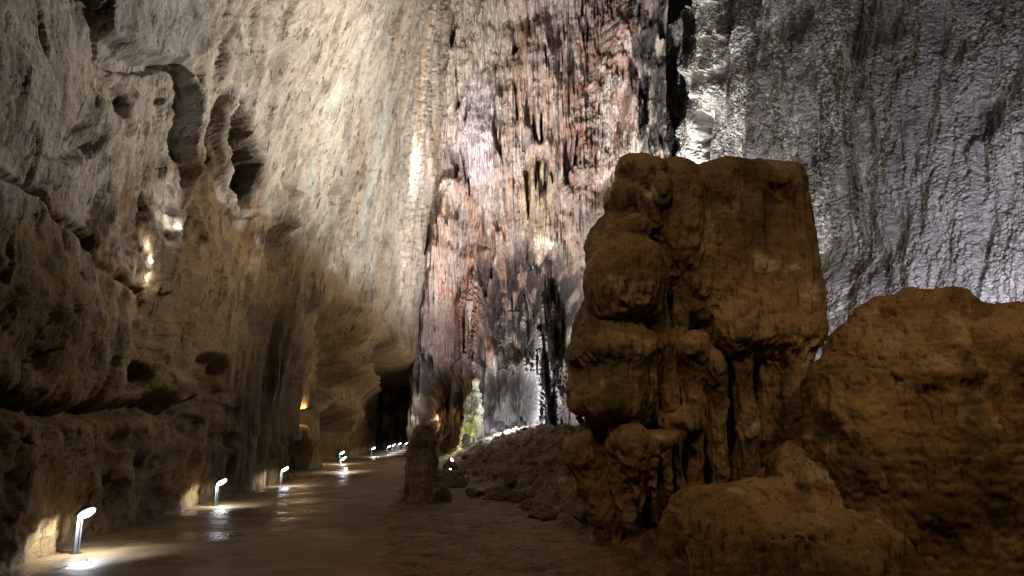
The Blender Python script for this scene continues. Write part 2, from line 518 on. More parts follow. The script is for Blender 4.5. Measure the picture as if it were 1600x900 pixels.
    # keep the path clear at the foot
    foot = 1 - sm(.0, 1.1, Z - path_z(Yw))
    D = D - .25 * foot * np.maximum(D, 0)
    V = np.stack([X + D, Yw + Dy, Z], -1)
    # mineral colours; cracks and pits darker, cleft shade and light falloff painted in
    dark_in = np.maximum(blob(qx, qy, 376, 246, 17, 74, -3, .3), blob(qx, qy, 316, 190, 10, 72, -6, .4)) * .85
    c = mix(C3(.60, .53, .44), C3(.50, .45, .385), sm(-.4, .4, fbm(Y / 3, Z / 4, 20, 4))[..., None])
    c = mix(c, C3(.56, .50, .42), (sm(.1, .6, fbm(q / .8, Z / 12, 21, 4)) * flow)[..., None])
    c = mix(c, C3(.50, .37, .24), (sm(.15, .6, fbm(q / .9, Z / 9, 22, 4)) * sm(480, 600, px) * .8)[..., None])
    c = mix(c, C3(.36, .35, .33), (blob(qx, qy, 240, 30, 110, 70, 0, .4) * .7)[..., None])
    c = mix(c, C3(.27, .22, .16), (sm(.15, .5, fbm(Y / .55, Zs / 1.1, 37, 5, .62)) * .55)[..., None])
    c = mix(c, C3(.11, .085, .06), (np.exp(-(ck / .03) ** 2) * .5 + pits * .5 * (.3 + .7 * rough))[..., None])
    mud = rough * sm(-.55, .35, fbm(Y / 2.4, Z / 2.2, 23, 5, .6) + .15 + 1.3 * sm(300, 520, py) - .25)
    c = mix(c, C3(.185, .115, .040), (mud * .92)[..., None])  # mud brown, also painting in the light falloff low on the wall
    c = mix(c, C3(.09, .06, .035), (rough * sm(.2, .55, fbm(Y / 1.3, Z / 1.6, 24, 5, .6)) * .75)[..., None])
    rust = sm(.25, .6, fbm(Y / 1.6, Z / 3, 26, 4)) * rough * (1 - sm(420, 520, px))
    c = mix(c, C3(.40, .20, .07), (rust * .18)[..., None])
    c = mix(c, C3(.085, .058, .04), dark_in[..., None])  # brown stain in the clefts, mostly their shade painted in
    w1 = np.exp(-(poly_dist(qx * .6 + px * .4, py, [(640, -10), (618, 90), (606, 150), (588, 260), (566, 340), (556, 385)]) / 3.2) ** 2)
    w2 = np.exp(-(poly_dist(qx * .6 + px * .4, py, [(530, 120), (505, 210), (490, 260), (476, 310)]) / 2.4) ** 2)
    c = mix(c, C3(.62, .70, .64), (np.clip(w1 + w2, 0, 1) * .55)[..., None])
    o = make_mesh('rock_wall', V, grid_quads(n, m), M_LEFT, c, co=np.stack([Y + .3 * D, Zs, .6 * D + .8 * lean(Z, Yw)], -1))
    WALLS['rock'] = V
    return tag(o, 'tall pale overhanging rock wall with cracks and hollows above the row of path lamps', 'cave wall')


# ------------------------------------------------------------------ far wall of flowstone draperies
def build_back_wall():
    x = np.linspace(-13.5, 11.2, 600); z = np.linspace(-.5, 37, 860)
    n, m = len(x), len(z)
    X = np.repeat(x[:, None], m, 1); Z = np.repeat(z[None, :], n, 0)
    Y0 = np.interp(X, [-14, -8, 0, 6, 11, 14], [51, 50.5, 50.5, 49, 47, 48]) - .10 * np.maximum(Z - 8, 0)
    px, py, dep = project(X, Y0, Z)
    jx = 5 * fbm(X / .8, Z / 2.5, 101, 3); jy = 10 * fbm(X / .45, Z / 1.2, 102, 3)
    qx, qy = px + jx, py + jy
    D = .9 * fbm(X / 4.5, Z / 9, 103, 3)
    D = D + .40 * ridge(X / 1.6, Z / 9, 104, 4, .6) + .20 * ridge(X / .45, Z / 7, 106, 3, .6) + .07 * ridge(X / .19, Z / 5, 133, 2)
    D = D + .25 * fbm(X / 2, Z / 2, 107, 4)
    # tiers of hanging curtains: thick at the hem, cut off below it
    rnd = random.Random(5)
    tiers = [(690, -20, 135, 22, 1.5), (745, -60, 165, 60, 1.3), (815, -40, 120, 35, 1.2), (745, 130, 292, 30, 1.5), (680, 150, 290, 30, 1.2),
             (815, -20, 205, 22, 1.1), (820, 180, 335, 55, 1.1), (770, 290, 442, 42, .9), (835, 240, 362, 26, 1.2), (730, 310, 420, 20, .8),
             (880, 0, 300, 26, .9), (930, 60, 270, 40, 1.0), (985, 60, 240, 16, 1.5), (1005, 40, 200, 12, 1.3), (915, 170, 330, 18, .9),
             (738, 420, 590, 24, 1.0), (715, 420, 560, 12, .9), (790, 410, 520, 14, .8), (850, 420, 560, 18, 1.0), (880, 330, 470, 12, .8),
             (700, 290, 480, 16, .8), (655, 330, 560, 26, 1.0)]
    for k in range(46):
        cx = rnd.uniform(640, 1050); yb = rnd.uniform(20, 560); ln = rnd.uniform(60, 260)
        tiers.append((cx, yb - ln, yb, rnd.uniform(4, 34), rnd.uniform(.3, 1.0)))
    hem_n = 34 * fbm(X / .7, X * 0 + .3, 108, 4, .65) + 20 * ridge(X / .16, X * 0 + 1.7, 110, 2)
    T = np.zeros_like(D)
    for k, (cx, y0, y1, hw, p) in enumerate(tiers):
        s = 1 - sm(.6, 1.15, np.abs(px + .6 * jx - cx) / hw)
        hem = y1 + hem_n * (.6 + hw / 60) + -8 * (np.abs(px - cx) / hw) ** 2
        f = np.clip((py - y0) / (y1 - y0), 0, 1)
        d = p * (f ** 1.3) * s * (py < hem)
        T = np.maximum(T * .55, d) if k % 5 == 0 else np.maximum(T, d)
    D = D + 1.45 * T * (1 + .25 * ridge(X / .25, Z / 8, 111, 2))
    crv = fbm(X / .9 + .25 * fbm(X / 2, Z / 5, 130, 2), Z / 9, 131, 3)
    crv = sm(.34, .50, crv) * sm(-.3, .1, fbm(X / 3, Z / 4, 132, 2) + .0012 * (py - 200))
    D = D - 1.5 * crv
    D = D + .10 * fbm(X / .22, Z / 1.6, 113, 2)
    # leaning pillar at the left of the opening
    pil = np.exp(-(poly_dist(qx, py, [(705, 300), (682, 450), (664, 560), (648, 690)]) / 20) ** 2)
    D = D + 2.4 * pil
    # pink ridge, dark recess beside it, smooth sloping slab behind the boulder
    D = D + 1.0 * np.exp(-(poly_dist(px, py, [(1000, -20), (960, 90), (925, 180), (905, 300)]) / 26) ** 2) * (1 + .5 * billow(X / 1.1, Z / 1.6, 115, 3))
    D = D - 1.5 * blob(qx, qy, 1030, 120, 34, 190, -3, .4) + .9 * blob(qx, qy, 1012, 190, 7, 70, 0, .4) + 1.1 * blob(qx, qy, 985, 200, 12, 70, 8, .4)
    D = mix(D, 1.4 + .006 * (py - 380) + .12 * fbm(X / .5, Z / .8, 117, 4), blob(px, py, 935, 400, 36, 110, 18, .4))
    # hollows
    D = D - 3.2 * blob(qx, qy, 802, 490, 36, 80, 0, .3) - 2.6 * blob(qx, qy, 872, 490, 18, 80, 0, .35) - 1.2 * blob(qx, qy, 700, 330, 18, 26, 0, .4)
    D = D - 1.0 * blob(qx, qy, 835, 400, 40, 16, 0, .4) - .9 * blob(qx, qy, 780, 350, 8, 20, 0, .4)
    for cx, y0, y1, w, p in ((820, 440, 590, 6, 1.6), (845, 470, 690, 13, 2.2), (832, 560, 700, 14, 1.9), (862, 450, 620, 8, 1.4), (783, 450, 560, 6, 1.3),
                            (742, 440, 600, 9, 1.5), (722, 470, 570, 8, 1.3), (800, 520, 600, 5, 1.2), (875, 560, 690, 12, 1.0)):
        D = D + p * np.exp(-((qx - cx) / w) ** 2) * sm(y0 - 20, y0 + 20, qy) * (1 - sm(y1 - 4, y1 + 4, qy)) * (1 + .25 * ridge(X / .3, Z / .35, 119, 2))
    # tunnels
    tun = np.maximum(blob(qx, qy, 700, 640, 34, 62, 0, .22), blob(qx, qy, 795, 628, 40, 42, 0, .25))
    tun = np.maximum(tun, (1 - sm(632, 642, qx)) * sm(520, 550, qy))
    D = D - 7.0 * tun - 9.0 * (1 - sm(632, 642, qx)) * sm(520, 550, qy)
    V = np.stack([X, Y0 - D, Z], -1)
    f = fbm(X / 1.4, Z / 6, 120, 4)
    c = mix(C3(.56, .46, .40), C3(.44, .36, .33), sm(-.3, .4, f)[..., None])
    c = mix(c, C3(.60, .37, .26), (sm(-.05, .5, fbm(X / 1.1, Z / 3.5, 121, 4)) * (blob(qx, qy, 770, 330, 110, 330, 0, .5)) * .75)[..., None])
    c = mix(c, C3(.40, .20, .13), (np.maximum(blob(qx, qy, 812, 110, 16, 85, 6, .3), blob(qx, qy, 738, 480, 34, 120, 0, .4)) * sm(-.5, .2, fbm(X / .5, Z / 3, 122, 3)) * .7)[..., None])
    c = mix(c, C3(.44, .25, .20), (blob(qx, qy, 935, 150, 60, 160, 15, .4) * sm(-.4, .3, fbm(X / .9, Z / 1.4, 123, 4)) * .9)[..., None])
    c = mix(c, C3(.50, .45, .36), ((1 - sm(150, 230, qy)) * (1 - sm(770, 830, qx)) * .8)[..., None])
    c = mix(c, C3(.62, .58, .56), (sm(.25, .6, fbm(X / .35, Z / 7, 124, 3)) * .6)[..., None])
    c = mix(c, C3(.60, .50, .34), (blob(qx, qy, 838, 310, 26, 60, 0, .3) * .8)[..., None])
    c = mix(c, C3(.06, .052, .05), (np.maximum(np.maximum(blob(qx, qy, 835, 480, 82, 112, 0, .4), blob(qx, qy, 1030, 130, 40, 200, 0, .4)), .8 * sm(540, 600, qy)) * sm(-.6, .1, fbm(X / .8, Z / 1.6, 125, 4)) * .93)[..., None])  # near-black tint puts the shade of hollows, recess and foot into the colour
    c = mix(c, C3(.11, .09, .085), (crv * mix(.35, .75, sm(380, 470, py)))[..., None])  # crevice shade painted into the colour too
    c = mix(c, C3(.62, .56, .60), (blob(qx, qy, 748, 215, 30, 85, 0, .4) * .8)[..., None])
    c = mix(c, C3(.58, .57, .57), (np.maximum(blob(qx, qy, 842, 615, 24, 95, 0, .4), blob(qx, qy, 782, 670, 36, 36, 0, .4)) * .85)[..., None])  # paler tint paints in part of the white light on these patches
    WALLS['back'] = V
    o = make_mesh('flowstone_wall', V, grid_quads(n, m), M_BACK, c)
    tag(o, 'far wall of pink and rust flowstone draperies and stalactites at the end of the cave', 'cave wall')
    return o, (x, z, V)


# ------------------------------------------------------------------ pitted wall on the right
def build_right_wall():
    n, m = 1250, 1050
    s = np.linspace(-15, 27, n)
    a, b = np.array((10.6, 45.0)), np.array((22.0, 20.0))
    d = (b - a) / np.linalg.norm(b - a)
    nrm = np.array((d[1], -d[0]))                 # towards the cave
    Sx = np.repeat(s[:, None], m, 1)
    base = a[None, None] + Sx[..., None] * d
    Z = -.6 + np.linspace(0, 1, m)[None, :] * (36 - .45 * np.clip(Sx, 0, 27))
    off = -.17 * np.maximum(Z - 2, 0)
    X = base[..., 0] + off * nrm[0]; Y = base[..., 1] + off * nrm[1]
    px, py, dep = project(X, Y, Z)
    jx = 6 * fbm(Sx / .9, Z / 1.6, 201, 3); jy = 9 * fbm(Sx / .7, Z / .9, 202, 3)
    qx, qy = px + jx, py + jy
    D = .8 * fbm(Sx / 6, Z / 9, 203, 3) + .28 * fbm(Sx / 1.6, Z / 4.5, 204, 4)
    D = D + .22 * ridge(Sx / 1.5, Z / 10, 205, 3, .6)
    c1, v1 = cell2(Sx / .19 + .8 * fbm(Sx / .7, Z / .7, 1, 2), Z / .24 + .8 * fbm(Sx / .7, Z / .7, 2, 2), 206)
    c2, v2 = cell2(Sx / .12, Z / .14, 207)
    pit = .45 + .55 * sm(-.3, .3, fbm(Sx / 2.4, Z / 3.5, 208, 3) + .4 * sm(1250, 1400, px))
    D = D + .7 * pit * (.13 * np.maximum(0, .62 - c1) * (.1 + 1.4 * v1 * v1) + .13 * np.maximum(0, .6 - c2) * (.3 + v2))
    D = D + .03 * fbm(Sx / .5, Z / .9, 210, 4, .6) - pit * (.10 * sm(.2, .42, fbm(Sx / .30, Z / .40, 211, 3)) + .09 * sm(.42, .25, c2) * (v2 < .35))
    D = D - .45 * blob(qx, qy, 1545, 180, 24, 36, 25, .25) - .3 * blob(qx, qy, 1516, 215, 8, 22, 20, .4)
    # pale tiered flowstone at the far end
    fl = blob(qx, qy, 1102, 60, 36, 110, -4, .25)
    tier = sum(.5 * np.clip((py - y0) / 55, 0, 1) * (py < y0 + 55 + 10 * fbm(Sx / .3, 0 * Z, 212, 3)) * (py > y0) for y0 in (-50, 5, 60, 100))
    D = D + fl * (.6 + tier + .2 * ridge(Sx / .35, Z / 6, 213, 2))
    D = D + .7 * blob(qx, qy, 1090, 215, 20, 50, 0, .3) - .7 * blob(qx, qy, 1115, 205, 7, 40, 0, .4)
    D = D + 1.0 * blob(px, qy, 1330, 470, 60, 90, 20, .5) * sm(400, 470, qy)
    V = np.stack([X + D * nrm[0], Y + D * nrm[1], Z], -1)
    c = mix(C3(.29, .265, .26), C3(.42, .39, .39), sm(-.3, .4, fbm(Sx / 2, Z / 5, 220, 4))[..., None])
    c = mix(c, C3(.42, .405, .42), (sm(1320, 1520, px) * .7)[..., None])
    str_ = sm(-.1, .45, fbm(Sx / .9 + Z * .02, Z / 9, 222, 4) + .25 * blob(px, py, 1250, 300, 90, 260, -14, .6))
    sp = (v1 > .45) * sm(.55, .3, c1)
    c = mix(c, C3(.74, .75, .70), (str_ * sp * (1 - .65 * sm(1330, 1420, px)))[..., None])
    sp2 = (v2 > .72) * sm(.5, .25, c2)
    c = mix(c, C3(.62, .61, .62), (sp2 * .7)[..., None])
    c = mix(c, C3(.09, .085, .08), (sm(.05, .45, fbm(Sx / 1.2, Z / 6, 224, 4)) * (1 - .6 * sm(1280, 1400, px)) * .55)[..., None])
    c = mix(c, C3(.70, .68, .62), (np.clip(fl + blob(qx, qy, 1088, 215, 22, 50, 0, .3), 0, 1) * .9)[..., None])
    c = mix(c, C3(.15, .13, .13), (blob(qx, qy, 1545, 180, 24, 36, 25, .25) * .7)[..., None])
    o = make_mesh('pitted_wall', V, grid_quads(n, m), M_RIGHT, c)
    return tag(o, 'grey wall pitted all over with white calcite beads behind the boulders', 'cave wall')


# ------------------------------------------------------------------ solids from signed distances
def surface_nets(f, org, h):
    ins = f < 0
    nx, ny, nz = f.shape
    S = np.zeros((nx - 1, ny - 1, nz - 1, 3), np.float32); Cn = np.zeros((nx - 1, ny - 1, nz - 1), np.float32)
    ax = []
    for d in range(3):
        sl0 = [slice(None)] * 3; sl1 = [slice(None)] * 3
        sl0[d] = slice(0, -1); sl1[d] = slice(1, None)
        f0, f1 = f[tuple(sl0)], f[tuple(sl1)]
        cr = ins[tuple(sl0)] != ins[tuple(sl1)]
        t = np.where(cr, f0 / np.where(cr, f0 - f1, 1), 0).astype(np.float32)
        ax.append(cr)
        o1, o2 = [k for k in range(3) if k != d]
        for a in (0, 1):
            for b in (0, 1):
                sl = [slice(None)] * 3
                sl[o1] = slice(a, f.shape[o1] - 1 + a); sl[o2] = slice(b, f.shape[o2] - 1 + b)
                c_ = cr[tuple(sl)]
                Cn += c_
                S[..., d] += t[tuple(sl)] * c_; S[..., o1] += a * c_; S[..., o2] += b * c_
    has = Cn > 0
    vid = np.full(has.shape, -1, np.int64); vid[has] = np.arange(has.sum())
    idx = np.argwhere(has)
    V = (idx + S[has] / Cn[has][:, None]) * h + org
    Q = []
    for d in range(3):
        o1, o2 = [(1, 2), (2, 0), (0, 1)][d]
        cr = ax[d].copy()
        ii = np.argwhere(cr)
        ok = (ii[:, o1] > 0) & (ii[:, o2] > 0) & (ii[:, o1] < f.shape[o1] - 1) & (ii[:, o2] < f.shape[o2] - 1)
        ii = ii[ok]
        e1 = np.zeros(3, int); e1[o1] = 1; e2 = np.zeros(3, int); e2[o2] = 1
        g = lambda p: vid[p[:, 0], p[:, 1], p[:, 2]]
        q = np.stack([g(ii - e1 - e2), g(ii - e2), g(ii), g(ii - e1)], -1)
        fl = ~ins[ii[:, 0], ii[:, 1], ii[:, 2]]
        q[fl] = q[fl][:, ::-1]
        Q.append(q)
    return V, np.concatenate(Q)


def normals(V, Q):
    n = np.cross(V[Q[:, 2]] - V[Q[:, 0]], V[Q[:, 3]] - V[Q[:, 1]])
    N = np.zeros_like(V)
    for k in range(4):
        for a in range(3):
            N[:, a] += np.bincount(Q[:, k], n[:, a], len(V))
    return N / np.maximum(np.linalg.norm(N, axis=1), 1e-9)[:, None]


def smin(a, b, k):
    h = np.clip(.5 + .5 * (b - a) / k, 0, 1)
    return b + (a - b) * h - k * h * (1 - h)


class Solid:
    def __init__(s, lo, hi, h):
        s.lo, s.h = np.array(lo, np.float32), h
        ax = [np.arange(lo[i], hi[i] + h, h, dtype=np.float32) for i in range(3)]
        s.P = np.stack(np.meshgrid(*ax, indexing='ij'), -1)
        s.f = np.full(s.P.shape[:3], 9.0, np.float32)
        s.W = None

    def ell(s, c, r, k=.18, tilt=0.0, flat=None, cut=False):   # ellipsoid; flat = keep a sharp underside at this height
        p = s.P - np.asarray(c, np.float32)
        if tilt:
            ct, st = math.cos(R(tilt)), math.sin(R(tilt))
            p = np.stack([p[..., 0] * ct + p[..., 2] * st, p[..., 1], -p[..., 0] * st + p[..., 2] * ct], -1)
        q = p / np.asarray(r, np.float32)
        l = np.sqrt((q * q).sum(-1)) + 1e-6
        d = (l - 1) * np.clip(np.sqrt((p * p).sum(-1)) / l, min(r), max(r))
        if flat is not None:
            d = np.maximum(d, flat - s.P[..., 2])
        s.f = np.maximum(s.f, -d) if cut else smin(s.f, d, k)

    def cone(s, a, b, ra, rb, k=.08):                  # tapered round stick
        a, b = np.asarray(a, np.float32), np.asarray(b, np.float32)
        ab = b - a
        t = np.clip(((s.P - a) @ ab) / (ab @ ab), 0, 1)
        d = np.linalg.norm(s.P - a - t[..., None] * ab, axis=-1) - (ra + (rb - ra) * t)
        s.f = smin(s.f, d, k)

    def box(s, c, hs, rr, k=.2, rz=0):
        p = s.P - np.asarray(c, np.float32)
        if rz:
            ct, st = math.cos(R(rz)), math.sin(R(rz))
            p = np.stack([p[..., 0] * ct + p[..., 1] * st, -p[..., 0] * st + p[..., 1] * ct, p[..., 2]], -1)
        q = np.abs(p) - (np.asarray(hs, np.float32) - rr)
        d = np.linalg.norm(np.maximum(q, 0), axis=-1) + np.minimum(q.max(-1), 0) - rr
        s.f = smin(s.f, d, k)

    def mesh(s):
        V, Q = surface_nets(s.f, s.lo, s.h)
        return V.astype(np.float64), Q


def carve(V, Q, parts):                                # push points along the normals
    N = normals(V, Q)
    return V + N * parts(V, N)[:, None]


def subdivide(V, Q):                                   # split each quad in four
    e = np.concatenate([np.stack([Q[:, k], Q[:, (k + 1) % 4]], 1) for k in range(4)])
    es = np.sort(e, 1)
    key = es[:, 0].astype(np.int64) * len(V) + es[:, 1]
    u, inv = np.unique(key, return_inverse=True)
    mid = (V[u // len(V)] + V[u % len(V)]) * .5
    fc = V[Q].mean(1)
    nV = len(V); nE = len(u); nq = len(Q)
    m = [nV + inv[k * nq:(k + 1) * nq] for k in range(4)]
    f = nV + nE + np.arange(nq)
    Q2 = np.concatenate([np.stack([Q[:, k], m[k], f, m[(k + 3) % 4]], 1) for k in range(4)])
    return np.concatenate([V, mid, fc]), Q2


def relax(V, Q, it=2):
    for _ in range(it):
        acc = np.zeros_like(V); cnt = np.zeros(len(V))
        c = V[Q].mean(1)
        for k in range(4):
            for a in range(3):
                acc[:, a] += np.bincount(Q[:, k], c[:, a], len(V))
            cnt += np.bincount(Q[:, k], minlength=len(V))
        V = .3 * V + .7 * acc / np.maximum(cnt, 1)[:, None]
    return V


def flowstone_carve(V, N, flutes=.07, lumps=.09, seed=300):
    up = N[:, 2]
    side = 1 - np.abs(up)
    th = np.stack([V[:, 0] * 2.6, V[:, 1] * 2.6, V[:, 2] * .35], -1)
    d = lumps * fbm3(V * 1.5, seed, 4)
    d = d + flutes * (.35 + side) * (1 - sm(.3, .8, up)) * (-bil3(th, seed + 1, 3, .55))
    d = d + .05 * sm(.1, -.5, up) * (-bil3(V * np.array((9, 9, 1.2)), seed + 2, 2))
    d = d + .014 * bil3(V * 5.5, seed + 3, 3, .55)
    return d


def mud_tint(V, N, seed, lo=(.16, .098, .045), hi=(.30, .20, .105), pale=(.48, .40, .30)):
    f = fbm3(V * 1.1, seed, 4)
    c = mix(C3(*lo), C3(*hi), sm(-.5, .5, f)[:, None])
    c = mix(c, C3(.32, .20, .09), (sm(.1, .8, N[:, 2]) * .5)[:, None])       # dust settles on top faces
    c = mix(c, C3(*pale), (sm(.62, .95, fbm3(V * 2.3, seed + 5, 4)) * .7)[:, None])
    c = mix(c, C3(.06, .045, .03), (sm(.25, .7, fbm3(V * np.array((2, 2, .8)), seed + 9, 4)) * .6)[:, None])
    return c


def build_big_boulder():
    s = Solid((.2, 9.2, -.4), (5.6, 14.2, 6.6), .045)
    E = lambda px, py, t, rx, rz, ry, **k: s.ell(at(px, py, t), (rx * t / F, ry, rz * t / F), **k)
    E(1075, 640, 12.9, 150, 300, 1.0)
    s.box(at(1164, 410, 12.3), (.96, 1.0, 1.70), .45, .4, 8)
    s.box(at(1160, 640, 12.8), (.98, 1.0, 2.4), .5, .3, 8)
    E(1110, 375, 11.7, 62, 110, .55, k=.35)
    E(1195, 300, 12.2, 46, 38, .8); E(1226, 400, 12.3, 28, 110, .7); E(1218, 560, 12.1, 40, 240, .85, k=.3)
    E(1105, 305, 12.0, 50, 44, .7)
    E(1058, 350, 11.7, 52, 108, .72, tilt=-4, k=.08)                # head
    E(1000, 288, 11.9, 34, 42, .6, k=.06); E(972, 322, 11.8, 26, 42, .5, k=.05); E(1010, 335, 11.4, 18, 55, .4, tilt=25, k=.04); E(1030, 302, 11.3, 16, 34, .4, k=.04)
    E(1022, 270, 11.6, 18, 22, .4, k=.04); E(984, 262, 11.8, 20, 18, .4, k=.04); E(990, 362, 11.35, 30, 26, .4, k=.05)
    E(962, 388, 11.6, 44, 60, .6, k=.07)
    E(980, 446, 11.25, 66, 80, .85, flat=at(975, 494, 11.0)[2], k=.10, tilt=-6)   # smooth dome with a lip
    E(960, 560, 11.55, 66, 130, .98)
    E(1026, 560, 11.8, 30, 130, .72)
    E(968, 548, 11.25, 74, 36, .74, flat=at(955, 560, 11.2)[2], k=.2, tilt=10)
    E(945, 628, 11.2, 60, 56, .74, flat=at(952, 642, 11.1)[2], k=.2, tilt=20)
    E(970, 690, 12.1, 66, 90, .75)
    E(1016, 690, 11.0, 42, 20, .46, flat=at(1010, 697, 10.9)[2], k=.08)
    E(915, 700, 11.2, 24, 40, .5, k=.1)
    E(1086, 440, 11.5, 38, 60, .45, k=.15); E(1082, 545, 11.35, 28, 26, .42, k=.06); E(1112, 575, 11.3, 17, 30, .35, k=.05)
    E(1070, 660, 11.2, 26, 20, .40, k=.06); E(1150, 470, 11.5, 30, 50, .4, k=.12)
    K = lambda x0, y0, x1, y1, t, r0, r1, **k: s.cone(at(x0, y0, t), at(x1, y1, t + .1), r0, r1, **{'k': .05, **k})
    K(905, 700, 950, 860, 11.0, .24, .13); K(935, 720, 975, 900, 11.1, .20, .22)
    K(985, 690, 1002, 800, 10.7, .32, .03); K(1014, 695, 1022, 790, 10.65, .16, .02); K(1036, 695, 1047, 785, 10.75, .13, .02)
    K(960, 700, 985, 830, 10.85, .2, .1)
    for x0, y0, x1, y1, t, r0, r1 in ((1082, 560, 1086, 790, 11.3, .19, .13), (1120, 575, 1128, 770, 11.25, .14, .11), (1156, 470, 1172, 760, 11.35, .15, .19),
                                      (1196, 450, 1204, 740, 11.55, .2, .24), (1054, 660, 1066, 790, 11.05, .13, .05), (1060, 460, 1068, 640, 11.3, .13, .08),
                                      (1128, 430, 1134, 560, 11.45, .13, .07), (1100, 440, 1104, 540, 11.35, .12, .06)):
        K(x0, y0, x1, y1, t, r0, r1)
    for k in range(15):                                             # drip fringes under the lips
        w = math.sin(k * 2.1) + .6 * math.sin(k * 5.3)
        K(917 + k * 7.6, 488 - k * .9, 919 + k * 7.6, 512 + 8 * w - k * .9, 10.95 + .06 * abs(k - 7), .05, .018)
        K(903 + k * 7.2, 552 + k * .4, 905 + k * 7.2, 582 + 10 * w, 10.9 + .05 * abs(k - 6), .055, .018)
        K(900 + k * 7.2, 630 + k * 1.0, 903 + k * 7.2, 662 + 12 * w, 10.8 + .05 * abs(k - 6), .06, .018)
    E(1085, 870, 12.6, 150, 130, 1.1, k=.3)
    V, Q = s.mesh(); V = relax(V, Q, 2); V, Q = subdivide(V, Q); V = relax(V, Q, 1)
    V = carve(V, Q, lambda v, n: flowstone_carve(v, n, .03, .06, 300))
    N = normals(V, Q)
    c = mud_tint(V, N, 310)
    o = make_mesh('flowstone_boulder', V, Q, M_BOUL, c)
    return tag(o, 'towering brown flowstone boulder with domed lobes and hanging drip fringes', 'rock formation')


def build_right_boulder():
    s = Solid((3.0, 7.2, -.7), (8.6, 13.0, 4.3), .05)
    E = lambda px, py, t, rx, rz, ry, **k: s.ell(at(px, py, t), (rx * t / F, ry, rz * t / F), **k)
    E(1440, 630, 10.4, 130, 165, 1.3); E(1405, 530, 10.6, 70, 65, .9); E(1500, 760, 10.2, 230, 240, 1.5); E(1620, 660, 10.4, 150, 185, 1.4)
    E(1480, 480, 10.5, 42, 24, .45, k=.1); E(1320, 690, 10.2, 62, 130, .9); E(1335, 555, 10.6, 30, 40, .6); E(1370, 860, 9.9, 90, 130, 1.0); E(1550, 900, 9.6, 200, 150, 1.3)
    E(1560, 560, 10.2, 110, 80, 1.0)
    V, Q = s.mesh(); V = relax(V, Q, 2); V, Q = subdivide(V, Q); V = relax(V, Q, 1)

    def d(v, n):
        w = v * np.array((1, 1, 1.1))
        k = .12 * fbm3(v * 1.0, 400, 3) - .035 * np.maximum(0, bil3(w * 1.6 + .35 * fbm3(v * 2, 401, 2)[:, None], 402, 3, .6)) * sm(4.1, 5.0, v[:, 0] + .4 * v[:, 2] * .3)
        k = k + .022 * bil3(v * np.array((2.6, 2.6, 2.8)), 404, 3, .6) * (.35 + .65 * sm(3.9, 5.2, v[:, 0]))
        return k + .02 * bil3(v * 8, 406, 2)
    V = carve(V, Q, d)
    c = mud_tint(V, normals(V, Q), 410, (.17, .10, .042), (.32, .205, .095), (.42, .32, .19))
    o = make_mesh('muddy_boulder', V, Q, M_BOUL, c)
    return tag(o, 'broad ochre mud-crusted boulder with pitted face, lower than the flowstone boulder beside it', 'boulder')


def build_mound():
    s = Solid((1.5, 7.4, -.6), (6.2, 11.6, 2.2), .04)
    E = lambda px, py, t, rx, rz, ry, **k: s.ell(at(px, py, t), (rx * t / F, ry, rz * t / F), **k)
    E(1125, 850, 9.7, 88, 88, .8); E(1200, 840, 10.0, 95, 82, .9); E(1285, 795, 10.3, 76, 110, .9); E(1240, 800, 10.9, 75, 62, .7); E(1145, 815, 10.4, 60, 50, .7)
    E(1290, 890, 9.4, 140, 100, .9); E(1175, 830, 9.1, 26, 22, .3); E(1110, 815, 9.4, 30, 26, .3); E(1250, 840, 9.0, 36, 26, .3)
    for k in range(9):
        x = 1075 + k * 21
        s.cone(at(x, 838 + 9 * math.sin(k * 2.3), 8.80), at(x + 6, 960, 8.45 + .05 * math.sin(k * 1.3)), .07, .10, .07)
    V, Q = s.mesh(); V = relax(V, Q, 2); V, Q = subdivide(V, Q); V = relax(V, Q, 1)
    V = carve(V, Q, lambda v, n: flowstone_carve(v, n, .07, .10, 500))
    c = mud_tint(V, normals(V, Q), 510, (.17, .11, .05), (.33, .23, .12))
    o = make_mesh('flowstone_mound', V, Q, M_BOUL, c)
    return tag(o, 'low brown flowstone mound with ribbed front at the foot of the two boulders', 'rock formation')


# ------------------------------------------------------------------ turned stone: columns and stalagmites
def stone_column(name, base, prof, seed, mat, colour, dark, n=150, m=220, flute=.06, knob=.06, bend=(0, 0), squash=1.0, rings=0.0):
    zs = np.linspace(prof[0][0], prof[-1][0], m)
    r = np.interp(zs, [p[0] for p in prof], [p[1] for p in prof])
    r = np.convolve(np.pad(r, 6, mode='edge'), np.ones(13) / 13, 'valid') if prof[-1][1] > .2 else r
    th = np.linspace(0, 2 * np.pi, n, endpoint=False)
    T, Zg = np.meshgrid(th, zs, indexing='ij'); Rr = np.repeat(r[None, :], n, 0)
    P = np.stack([np.cos(T) * Rr, np.sin(T) * Rr, Zg], -1).reshape(-1, 3)
    sz = max(r.max(), .05)
    d = knob * fbm3(P / sz * 1.1, seed, 4) + flute * (-bil3(P / sz * np.array((1.9, 1.9, .3)), seed + 1, 3))
    d = d + rings * np.sin(Zg.ravel() * 9 + 2 * fbm3(P / sz, seed + 4, 2))
    d = d * np.minimum(1, Rr.ravel() / (.35 * sz))
    h = (Zg.ravel() - zs[0]) / (zs[-1] - zs[0])
    x = np.cos(T).ravel() * (Rr.ravel() + d) + bend[0] * h ** 1.5
    y = (np.sin(T).ravel() * (Rr.ravel() + d)) * squash + bend[1] * h ** 1.5
    V = np.stack([x, y, Zg.ravel()], -1) + np.asarray(base)
    f = fbm3(P / sz * 1.4, seed + 7, 4)
    c = mix(C3(*dark), C3(*colour), sm(-.5, .35, f)[:, None])
    Q = grid_quads(n, m, wrap=True)
    # close the top with a pole
    o = make_mesh(name, V, Q, mat, c)
    return o


